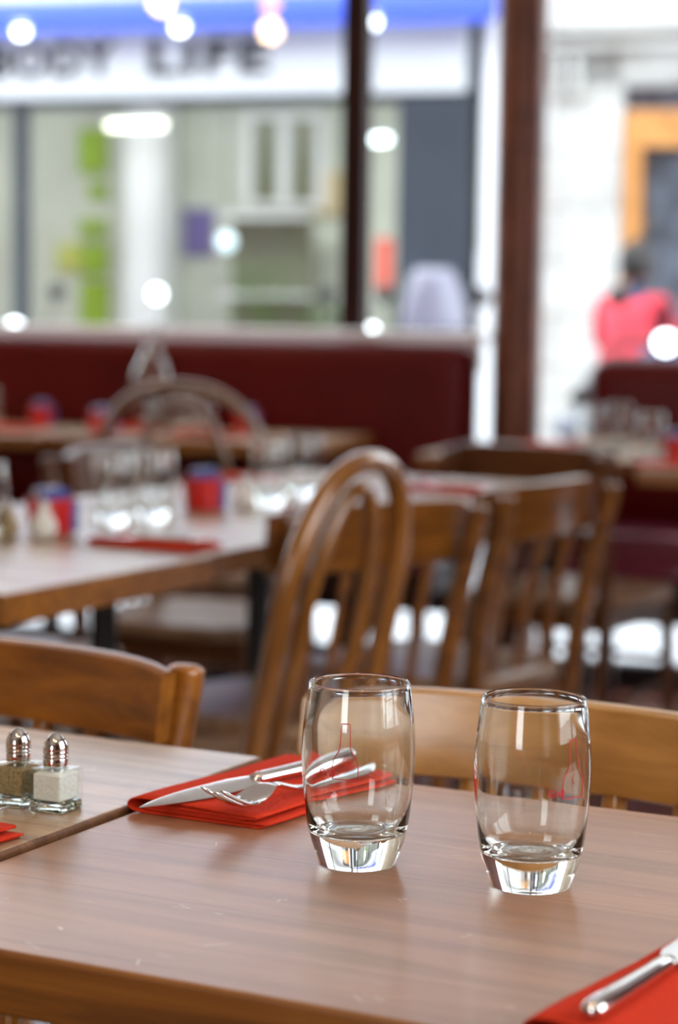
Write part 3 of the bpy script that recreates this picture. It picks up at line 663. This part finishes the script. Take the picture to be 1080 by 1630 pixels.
def hoop_chair(mat, seatm, top=.92, W_=.33, lean=.10, R0=.0155):
    t = thing('hoop_back_chair', (0, 0, 0), 0, 'x', 'chair')
    h = W_/2
    def ypos(z): 
        q = max(0, (z-.45)/(top-.45)); return -.19 - lean*q
    pts = []
    for z in (0, .12, .25, .36, .45, .54, .62, .68): pts.append((-(h-.012+.012*min(1, z/.6)), (-.24+.05*z/.45) if z < .45 else ypos(z), z))
    zc = .70; rz_ = top-.015-zc
    arc = []
    for k in range(1, 24):
        a = PI - PI*k/24; arc.append((h*math.copysign(abs(math.cos(a))**.9, math.cos(a)), ypos(zc+rz_*math.sin(a)**.85), zc+rz_*math.sin(a)**.85))
    full = pts + arc + [(-p[0], p[1], p[2]) for p in reversed(pts)]
    n_ = len(full)
    MB().tube(full, [R0*.8 if p[2] < .2 else R0 for p in full], 14).build('outer_hoop', mat, t, smooth=True, autos=60)
    hi = h*.54; zi = .64; ri = top-.052-zi; inn = [(-hi*.72, -.165, .455), (-hi*.88, ypos(.54)+.012, .54)]
    for k in range(0, 25):
        a = PI - PI*k/24; z = zi+ri*max(0, math.sin(a))**.9; inn.append((hi*math.cos(a), ypos(z)+.004, z))
    inn += [(hi*.88, ypos(.54)+.012, .54), (hi*.72, -.165, .455)]
    MB().tube(inn, R0*.72, 12).build('inner_hoop', mat, t, smooth=True, autos=60)
    MB().lathe([(.19, .432), (.203, .436), (.205, .452), (.198, .462), (.17, .460), (.10, .453), (.001, .452)], 48, cap=False).build('seat', seatm, t, smooth=True, autos=50)
    MB().lathe([(.175, .40), (.19, .40), (.19, .434), (.175, .434), (.175, .40)], 40, cap=False).build('seat_ring', mat, t, smooth=True, autos=40)
    for sg_ in (-1, 1):
        MB().tube(spline([(sg_*.125, .13, .43), (sg_*.135, .145, .25), (sg_*.165, .18, 0)], 4), [.016]*5+[.012]*4, 12).build('leg', mat, t, smooth=True, autos=60)
    MB().tube([(.15*math.cos(2*PI*k/28), -.01+.165*math.sin(2*PI*k/28), .24) for k in range(28)], .008, 8, True).build('leg_ring', mat, t, smooth=True)
    return t
def setc(o, loc, rz, label, group=None):
    o.location = loc; o.rotation_euler.z = rz; o['label'] = label
    if group: o['group'] = group
    return o
GA = 'chairs behind the two near tables'
c1 = setc(slat_chair(M['chair'], rail_h=.068, nsl=5, crown=.003), UV(-1.185, 1.375), TA + PI, 'orange-brown slat-back chair behind the table with the salt and pepper', GA)
c2 = setc(slat_chair(M['chair_pale'], rail_h=.068, nsl=5, crown=.004, top=.792), UV(-.640, 1.385), TA + PI, 'pale honey slat-back chair directly behind the two large tumblers', GA)
hc = setc(hoop_chair(M['bent'], M['seat_pale']), UV(-1.585, 2.62), R(62.9), 'hoop-back bentwood chair in the middle of the photo, seen nearly edge-on')
hc2 = setc(hoop_chair(M['bent_far'], M['seat_pale'], .935, .43, .07, .014), SN(-1.895, 5.08), WA, 'far hoop-back chair facing the window table with the carafe')
GB = 'slat-back chairs right of the middle row'
c3 = setc(slat_chair(M['chair_mid'], seatm=M['seat_pale'], rail_h=.10, nsl=5), (-.095, 3.60, 0), R(42), 'slat-back chair with a wide rail just right of the hoop-back chair', GB)
c4 = setc(slat_chair(M['chair_mid'], seatm=M['seat_pale'], rail_h=.095, nsl=3, slw=.018), (.178, 4.03, 0), R(55), 'slat-back chair with three broad slats before the darker chair, right of the middle row', GB)
c5 = setc(slat_chair(M['chair_dark'], seatm=M['seat_pale'], rail_h=.095), UV(-2.0 + .02, 0), 0, 'dark slat-back chair facing the table before the wooden column', None)
c5.location = (.56, 5.14, 0); c5.rotation_euler.z = R(-33)
GC = 'chairs on the far side of the middle row'
c6 = setc(slat_chair(M['chair_dark'], seatm=M['seat_pale']), UV(-2.42, 3.30), R(-117.1), 'dark chair beyond the middle row, its pale seat cut by the left edge', GC)
c7 = dup(c6, UV(-2.36, 3.98), R(-112), 'dark chair beyond the middle row, its rail seen left of the two tumblers', GC)

# ------------------------------------------------------------------ tumblers
OUT = [(0.0246, 0.0), (.0252, .0008), (.0271, .006), (.0290, .0115), (.0309, .0172), (.0320, .022), (.0336, .031), (.0348, .042), (.0362, .055), (.0369, .066), (.0370, .076), (.0364, .088), (.0352, .100), (.0340, .110), (.0331, .1165), (.0330, .1184), (.0328, .1192)]
INN = [(.0323, .1198), (.0317, .1198), (.0312, .1191), (.0312, .1183), (.0316, .116), (.0330, .106), (.0349, .092), (.0356, .078), (.0355, .066), (.0347, .053), (.0331, .040), (.0308, .030), (.0270, .0235), (.020, .0205), (.012, .0208), (.006, .0216), (.0004, .022)]
def refine(prof, n=3):
    p = spline([(r, 0, z) for r, z in prof], n); return [(max(q.x, .0003), q.z) for q in p]
def out_r(z):
    for (r0, z0), (r1, z1) in zip(OUT, OUT[1:]):
        if z0 <= z <= z1: return r0 + (r1-r0)*(z-z0)/(z1-z0)
    return OUT[-1][0]
def tumbler(name='tumbler'):
    t = thing(name, (0, 0, 0), 0, 'x', 'glass')
    prof = [(.0003, .0002), (.012, .0001), (.0225, .00005)] + refine(OUT) + refine(INN)
    MB().lathe(prof, 96, cap=True).build('bowl', M['glass'], t, smooth=True)
    return t
def print_on(t, ang):
    """red outline of a bottle printed on the outside of the glass around angle ang"""
    prt = MB(); sc = 1.0
    def on(x, z, e=.00012):
        r = out_r(z) + e; a = ang + x/.036; return Vector((r*math.cos(a), r*math.sin(a), z))
    left = [(0.0, .098), (-.0028, .098), (-.0030, .091), (-.0034, .083), (-.0045, .0795), (-.0075, .0755), (-.0082, .070), (-.0082, .0625)]
    rgt = [(0.0, .098), (.0028, .098), (.0030, .091), (.0034, .083), (.0045, .0795), (.0075, .0755), (.0082, .070), (.0082, .0625)]
    for ln in (left, rgt):
        pts = []
        for a, b in zip(ln, ln[1:]):
            for k in range(4): pts.append(on(a[0]+(b[0]-a[0])*k/4, a[1]+(b[1]-a[1])*k/4))
        pts.append(on(*ln[-1])); prt.tube(pts, .0003, 6)
    prt.tube([on(-.0082 + .0164*k/10, .0625) for k in range(11)], .0003, 6)
    prt.tube([on(.001 + .0022*math.cos(a*.5), .074 + .003*math.sin(a*.5)) for a in range(3, 10)], .0002, 6)
    prt.build('printed_bottle_outline', M['print'], t, smooth=True)
    me = text_mesh('Grill', .0062, .00003, .0001, 1.0)
    xs = [v.co.x for v in me.vertices]; mx_ = (min(xs)+max(xs))/2
    for v in me.vertices: v.co = on((v.co.x - mx_) - .0125, .0640 + v.co.y, .00016 + v.co.z)
    me.materials.append(M['print']); o = bpy.data.objects.new('printed_lettering', me); C.objects.link(o); o.parent = t
g1 = setc(tumbler(), UV(-.620, 1.244, TZ), 0, 'large clear barrel tumbler beside the red napkin, left of the two')
print_on(g1, R(-104))
g2 = setc(tumbler(), UV(-.501, 1.250, TZ), 0, 'large clear barrel tumbler standing alone, right of the two')
print_on(g2, R(-52))
gm = setc(tumbler(), UV(-1.943, 2.99, TZ), 0, 'nearer of the two empty tumblers on the middle row left of the red pot')
GG = 'tumblers on the middle row'; gm['group'] = GG
dup(gm, UV(-1.925, 3.085, TZ), .3, 'farther of the two empty tumblers on the middle row left of the red pot', GG)
dup(gm, UV(-1.900, 3.44, TZ), .6, 'tumbler just left of the near chair hoop on the middle row', GG)
dup(gm, UV(-1.935, 3.63, TZ), .9, 'tumbler behind the one just left of the near chair hoop', GG)
dup(gm, UV(-1.985, 2.690, TZ), .9, 'tumbler cut by the left edge of the photo on the middle row', GG)

# ------------------------------------------------------------------ salt and pepper
def shaker(fill, label, loc, rz, name):
    t = thing(name, loc, rz, label, 'shaker', 'glass shakers on the near left table')
    w = .0144
    def sq(hw, z, rr):  # rounded square ring
        out = []
        for cx, cy, a0 in ((1, 1, 0), (-1, 1, 90), (-1, -1, 180), (1, -1, 270)):
            for k in range(5):
                a = R(a0 + 90*k/4); out.append((cx*(hw-rr) + rr*math.cos(a), cy*(hw-rr) + rr*math.sin(a), z))
        return out
    rows = [sq(w-.001, 0, .002), sq(w, .0012, .0022), sq(w, .006, .0022), sq(w-.0006, .0075, .0022), sq(w, .009, .0022), sq(w, .028, .0022), sq(w-.0012, .0302, .003), sq(.0085, .0312, .008), sq(.0078, .0325, .0075), sq(.0062, .0325, .006), sq(.0066, .0310, .0062), sq(w-.0024, .0285, .002), sq(w-.0024, .0085, .002), sq(w-.0045, .0072, .002)]
    m_ = MB().grid(rows, True); n_ = 20; m_.add(rows[0], [tuple(range(n_))[::-1]]); m_.add(rows[-1], [tuple(range(n_))])
    m_.build('glass_body', M['shaker_wall'], t, smooth=True, autos=35)
    rows = [sq(w-.0015, .0004, .002), sq(w-.0006, .0012, .0022), sq(w-.0006, .0060, .0022), sq(w-.0014, .0068, .002), sq(w-.006, .0066, .002)]
    m_ = MB().grid(rows, True); m_.add(rows[0], [tuple(range(n_))[::-1]]); m_.add(rows[-1], [tuple(range(n_))])
    m_.build('glass_base', M['shaker_glass'], t, smooth=True, autos=35)
    rows = [sq(w-.0047, .0076, .002), sq(w-.0027, .0088, .002), sq(w-.0027, .0262, .002), sq(w-.0045, .0275, .002), sq(.004, .0282, .003)]
    m_ = MB().grid(rows, True); m_.add(rows[0], [tuple(range(n_))[::-1]]); m_.add(rows[-1], [tuple(range(n_))])
    m_.build('filling', fill, t, smooth=True, autos=40)
    cap = [(.0084, .0318), (.0088, .0322), (.0088, .0368), (.0084, .0374), (.0090, .0380), (.0090, .0394), (.0083, .0400), (.0090, .0406), (.0091, .0418), (.0088, .0426), (.0090, .0435), (.0088, .0455), (.0080, .0480), (.0066, .0505), (.0048, .0526), (.0030, .0541), (.0018, .0548), (.0012, .0552), (.0002, .0556)]
    cp = MB().lathe(refine(cap, 2), 48, cap=False).build('screw_cap', M['chrome'], t, smooth=True)
    for k in range(6):
        a = R(60*k + 15); r_, z_ = .0066, .0507; nrm = Vector((math.cos(a)*.75, math.sin(a)*.75, .62)).normalized(); p = Vector((r_*math.cos(a), r_*math.sin(a), z_))
        MB().tube([p - nrm*.0004, p + nrm*.0002], .0006, 10).build('pour_hole', M['hole'], cp)
    return t
shaker(M['salt'], 'square glass shaker filled with white salt on the pale near table', UV(-.8650, 1.256, TZ+.004), TA, 'salt_shaker')
shaker(M['pepper'], 'square glass shaker filled with brown ground pepper beside the salt', UV(-.8985, 1.258, TZ+.004), TA + R(-4), 'pepper_shaker')

# ------------------------------------------------------------------ napkins and cutlery
def napkin(label, loc, rz, w=.108, l=.19, group=None, skew=.0, seed=1):
    """folded paper napkin: layered cloth, rounded fold on the -x side, loose layers on the +x side"""
    t = thing('napkin', loc, rz, label, 'napkin', group)
    def sheet(path, name, y0, y1, wob):
        pts = spline([(p[0], 0, p[1]) for p in path], 6); rows = []
        for k in range(15):
            y = y0 + (y1-y0)*k/14; q = math.sin(k*.7 + wob)*.00035
            rows.append([(p.x + skew*(y-y0), y, 1.25*p.z*(1 + .06*math.sin(k*.5 + wob + p.x*40)) + abs(q)*(p.z > .002)) for p in pts])
        MB().grid(rows).build(name, M['napkin'], t, smooth=True, solid=.0011)
    sheet([(w, .0008), (w*.6, .0008), (w*.25, .0008), (.010, .0010), (.002, .0022), (-.0005, .0048), (.003, .0078), (.012, .0086), (w*.3, .0080), (w*.65, .0072), (w-.008, .0068), (w-.004, .0062), (w-.008, .0054), (w*.6, .0052), (w*.3, .0054), (.016, .0056)], 'outer_layer', 0, l, 0)
    sheet([(w+.004, .0022), (w*.7, .0026), (w*.4, .0028), (.020, .0028), (.012, .0036), (.020, .0042), (w*.5, .0040), (w-.014, .0038)], 'inner_layer', .001, l-.001, 2)
    return t
n1 = napkin('folded red napkin under the knife and fork, left of the tumblers', UV(-.826, 1.290, TZ), TA, .108, .185, 'red napkins on the near tables', .12)
NG = 'red napkins on the near tables'
n2 = dup(n1, UV(-.394, .979, TZ), TA, 'folded red napkin at the bottom right corner of the photo', NG)
n3 = dup(n1, UV(-.968, .990, TZ+.004), TA, 'folded red napkin cut by the left edge below the pepper', NG)
NM = 'red napkins on the middle row'
def knife():
    t = thing('table_knife', (0, 0, 0), 0, 'x', 'knife', 'steel knives')
    # y from handle end 0 to tip .215 ; rounded handle, flat blade
    hp = [(0, 0, 0), (0, .002, 0), (0, .008, 0), (0, .04, 0), (0, .08, 0), (0, .098, 0), (0, .106, 0)]
    MB().tube(hp, [.002, .0042, .0052, .0050, .0044, .0046, .0036], 20, ry=[.003, .0056, .0068, .0066, .0056, .0058, .0046], up=(0, 0, 1)).build('handle', M['steel'], t, smooth=True)
    rows = []
    for k in range(25):
        q = k/24; y = .102 + .116*q
        wl = .0048 + .0066*min(1, q*5)            # cutting side
        wr = .0050 + .0036*min(1, q*5)
        if q > .40: f = (q-.40)/.60; wl = wl*(1-f**1.6)+.0002; wr = wr*(1-f**2.6)+.0002
        z = 0; tt = .0011*(1-.5*q)
        off = -.003*q
        rows.append([(-wl+off, y, z), (-wl*.4+off, y, z+tt*.7), (wr*.6+off, y, z+tt), (wr+off, y, z+tt*.6), (wr+off, y, z-tt*.6), (wr*.6+off, y, z-tt), (-wl*.4+off, y, z-tt*.7)])
    m_ = MB().grid(rows, True); m_.add(rows[0], [tuple(range(7))]); m_.add(rows[-1], [tuple(range(7))[::-1]])
    m_.build('blade', M['steel_brush'], t, smooth=True, autos=50)
    return t
def fork():
    t = thing('table_fork', (0, 0, 0), 0, 'x', 'fork', 'steel forks')
    # y from handle end 0 to tips .195 ; concave side up
    def zc(y):
        if y < .09: return .004
        if y < .135: q = (y-.09)/.045; return .004 + .009*(.5-.5*math.cos(PI*q))
        q = (y-.135)/.06
        return .013 - .0115*math.sin(min(1, q*1.6)*PI/2) + (.0175*max(0, q-.38)**1.3/.65**1.3 if q > .40 else 0)
    rows = []
    for k in range(61):
        y = .158*k/60
        if y < .02: w = .0035 + .0055*math.sin(y/.02*PI/2)
        elif y < .10: w = .009 - .0052*(y-.02)/.08
        elif y < .125: w = .0038 - .0004*(y-.10)/.025
        else: q = (y-.125)/.033; w = .0034 + .0090*math.sin(min(1, q*1.25)*PI/2)
        cup = max(0, (y-.128)/.03)*.0035; z = zc(y); tt = .0011 + .0008*(y < .125)
        top_ = [(w*a, y, z + tt*(1-a*a) + cup*a*a) for a in (-1, -.7, -.35, 0, .35, .7, 1)]
        bot = [(w*a, y, z - tt*(1-a*a)*.8 - .0006 + cup*a*a) for a in (1, .7, .35, 0, -.35, -.7, -1)]
        rows.append(top_ + bot)
    m_ = MB().grid(rows, True); m_.add(rows[0], [tuple(range(14))]); m_.add(rows[-1], [tuple(range(14))[::-1]])
    m_.build('handle', M['steel'], t, smooth=True, autos=60)
    for k in range(4):
        x0 = (-1.5+k)*.0061; pts = []; 
        for j in range(10):
            y = .155 + .043*j/9; cup = .0035*(x0/.012)**2
            pts.append((x0*(1-.06*j/9), y, zc(y) + cup))
        MB().tube(pts, [.0014]*9+[.0007], 8, ry=[.0023]*6+[.0020, .0017, .0013, .0006], up=(0, 0, 1)).build('tine', M['steel'], t, smooth=True)
    return t
def place(o, a, b, z0, z1, L_):
    """lay an object whose long axis is +y between two table points"""
    A = UV(a[0], a[1], z0); B = UV(b[0], b[1], z1); d = B-A
    o.location = A; o.rotation_euler = (math.asin(max(-1, min(1, d.z/d.length))), 0, math.atan2(-d.x, d.y)); return o
k1 = place(knife(), (-.736, 1.468), (-.798, 1.262), TZ+.0180, TZ+.0132, .215); k1.rotation_euler.y = R(-10); k1['label'] = 'steel knife lying on the red napkin left of the tumblers, blade towards the seam'
f1 = place(fork(), (-.712, 1.458), (-.741, 1.264), TZ+.0108, TZ+.0100, .195); f1['label'] = 'steel fork beside the knife on the red napkin left of the tumblers'
k2 = copy_tree(k1); place(k2, (-.362, .984), (-.350, 1.20), TZ+.0172, TZ+.0134, .215); k2['label'] = 'steel knife on the red napkin at the bottom right corner'
k3 = copy_tree(k1); place(k3, (-.890, .985), (-.863, 1.198), TZ+.0212, TZ+.0172, .215); k3['label'] = 'steel knife on the napkin cut by the left edge, only its tip in view'
# middle row place settings
def setting(u, v, rz, lab, z=TZ, cut=True):
    n = dup(n1, UV(u, v, z), rz, 'red napkin ' + lab, NM)
    if cut:
        k = copy_tree(k1); k.location = UV(u, v, z+.0178) + Vector((math.cos(rz)*.035 - math.sin(rz)*.0, math.sin(rz)*.035, 0)); k.rotation_euler = (-.015, 0, rz); k['label'] = 'steel knife on the red napkin ' + lab
        f = copy_tree(f1); f.location = UV(u, v, z+.0112) + Vector((math.cos(rz)*.07, math.sin(rz)*.07, 0)); f.rotation_euler = (0, 0, rz); f['label'] = 'steel fork on the red napkin ' + lab
    return n
setting(-1.63, 2.695, TA + R(90), 'lying across the near end of the middle row')
setting(-1.63, 3.30, TA + R(90), 'behind the near chair hoop on the middle row')
setting(-1.67, 3.86, TA + R(90), 'on the farthest table of the middle row', cut=True)
setting(-2.10, 3.86, TA + R(90), 'left half of the farthest middle table', cut=False)

# ------------------------------------------------------------------ red pots of sachets, small shakers, carafe, far glasses
def sachet_pot():
    t = thing('sugar_pot', (0, 0, 0), 0, 'x', 'pot', 'red pots of sugar sachets')
    MB().lathe([(.030, 0), (.034, .003), (.037, .030), (.038, .058), (.0355, .058), (.0345, .030), (.031, .006), (.001, .006)], 36).build('pot', M['red_pot'], t, smooth=True, autos=40)
    for k in range(7):
        a = .25*math.sin(k*2.1); q = Matrix.Rotation(a*.5, 3, 'Y') @ Matrix.Rotation(.15*math.cos(k), 3, 'X')
        m_ = MB(); m_.box((0, -.022 + k*.0073, .043), (.042, .004, .062), mat=q); m_.build('sachet', M['white_paper' if k % 2 else 'blue_paper'], t, bevel=.001)
    b = MB().box((.030, -.021, .030), (.012, .016, .050)).build('printed_band', M['blue_paper'], t, bevel=.002)
    return t
sp0 = setc(sachet_pot(), UV(-1.958, 3.302, TZ), .2, 'red pot of sugar sachets between the tumblers of the middle row')
dup(sp0, UV(-1.947, 2.812, TZ), .5, 'red pot of sugar sachets near the left edge of the middle row')
dup(sp0, SN(-2.73, 5.85, TZ), .3, 'red pot on the window table left of the far hoop-back chair')
dup(sp0, SN(-2.44, 5.62, TZ), .8, 'red pot inside the left of the far chair hoop')
dup(sp0, SN(-2.09, 5.85, TZ), .1, 'red pot at the right edge inside the far chair hoop')
dup(sp0, SN(-.775, 5.25, TZ), .6, 'red pot on the table at the right edge of the photo')
def pear_shaker(loc, label, m_):
    t = thing('porcelain_shaker', loc, 0, label, 'shaker', 'small shakers on the middle row')
    MB().lathe(refine([(.012, 0), (.018, .004), (.021, .014), (.019, .026), (.012, .038), (.008, .046), (.0085, .052), (.006, .058), (.0004, .060)], 2), 28).build('body', m_, t, smooth=True)
    MB().lathe([(.0086, .0505), (.0092, .052), (.0080, .057), (.0045, .0605), (.0003, .0612)], 20, cap=False).build('cap', M['chrome'], t, smooth=True)
pear_shaker(UV(-1.918, 2.752, TZ), 'white pear-shaped shaker before the red pot at the left edge', M['porcelain'])
pear_shaker(UV(-1.972, 2.728, TZ), 'beige pear-shaped shaker beside the white one at the left edge', M['pepper'])
pear_shaker(UV(-1.915, 3.372, TZ), 'white pear-shaped shaker just right of the red pot on the middle row', M['porcelain'])
cf = thing('carafe', SN(-2.385, 5.86, TZ), 0, 'tall clear glass carafe on the window table behind the far chair hoop', 'carafe')
cf.scale = (1.08,)*3
co = [(.040, 0), (.050, .004), (.056, .03), (.060, .07), (.061, .11), (.056, .145), (.042, .175), (.028, .200), (.020, .222), (.018, .245), (.022, .268), (.026, .276)]
ci = [(.0245, .277), (.020, .268), (.016, .245), (.018, .222), (.026, .200), (.040, .174), (.054, .144), (.0585, .11), (.0575, .07), (.0535, .03), (.045, .009), (.001, .008)]
MB().lathe(refine(co, 2) + refine(ci, 2), 48).build('bottle', M['glass'], cf, smooth=True)
def wine(loc, label):
    t = thing('stemless_glass', loc, 0, label, 'glass', 'tapering glasses on the window tables')
    o_ = [(.024, 0), (.030, .003), (.038, .02), (.041, .045), (.039, .075), (.033, .105), (.029, .122)]
    i_ = [(.0275, .122), (.0315, .105), (.0374, .075), (.0392, .045), (.036, .024), (.026, .012), (.001, .011)]
    MB().lathe(refine(o_, 2) + refine(i_, 2), 40).build('bowl', M['glass'], t, smooth=True); return t
wn = wine(SN(-1.035, 5.52, TZ), 'tapering clear glass on the table right of the column, nearer of two')
dup(wn, SN(-.985, 5.66, TZ), 0, 'tapering clear glass on the table right of the column, farther of two')
dup(wn, SN(-2.21, 5.68, TZ), 0, 'clear glass left of centre inside the far chair hoop')
dup(wn, SN(-2.13, 5.60, TZ), 0, 'clear glass nearer the front inside the far chair hoop')
dup(wn, SN(-2.81, 5.66, TZ), 0, 'clear glass at the left edge of the window table')
dup(wn, SN(-.865+.04, 5.18, TZ), 0, 'clear glass beside the red pot at the right edge')
NF = 'red napkins on the window tables'
for s_, n_, r_, lb in ((-2.06, 5.56, 80, 'red napkin inside the right half of the far chair hoop'), (-2.66, 5.58, 85, 'red napkin on the left window table'),
                       (-1.16, 5.36, 85, 'red napkin on the table in front of the wooden column'), (-1.06, 5.60, 85, 'red napkin behind the glasses right of the column'),
                       (-.66, 5.00, 85, 'red napkin on the table at the right edge of the photo'), (-2.38, 5.72, 60, 'red napkin near the red pot in the left of the far chair hoop')):
    dup(n1, SN(s_, n_, TZ), WA + R(r_), lb, NF)

# ------------------------------------------------------------------ pendant lamps (reflected in the window, in steel and glass)
def pendant(loc, label):
    t = thing('pendant_lamp', loc, 0, label, 'lamp', 'pendant lamps over the tables')
    MB().tube([(0, 0, .10), (0, 0, 3.2-loc[2])], .004, 6).build('cord', M['black_iron'], t)
    MB().lathe([(.018, .10), (.022, .06), (.024, .03)], 16).build('socket', M['brass'], t, smooth=True)
    MB().lathe([(.018*1.0+.014*math.sin(PI*k/10), -.075+.11*k/10) if 0 < k < 10 else (.004 if k == 0 else .018, -.075+.11*k/10) for k in range(11)], 18).build('bulb', M['bulb'], t, smooth=True)
    l = bpy.data.lights.new('pendant_glow', 'POINT'); l.energy = 4.5; l.color = (1.0, .66, .36); l.shadow_soft_size = .04
    lo_ = bpy.data.objects.new('pendant_glow', l); C.objects.link(lo_); lo_.location = Vector(loc) + Vector((0, 0, -.12))
pendant((-1.16, 5.45, 2.26), 'pendant lamp over the window tables, reflected above the word LIFE')
pendant((-1.19, 6.06, 2.29), 'pendant lamp close to the window, reflected at the top edge of the glass')
for k, (u_, v_) in enumerate(((-.9, .55), (-.55, .45), (-.2, .62))):
    pendant(tuple(UV(u_, v_, 2.15)), ('pendant lamp above the camera at the left', 'pendant lamp above the camera at the middle', 'pendant lamp above the camera at the right')[k])
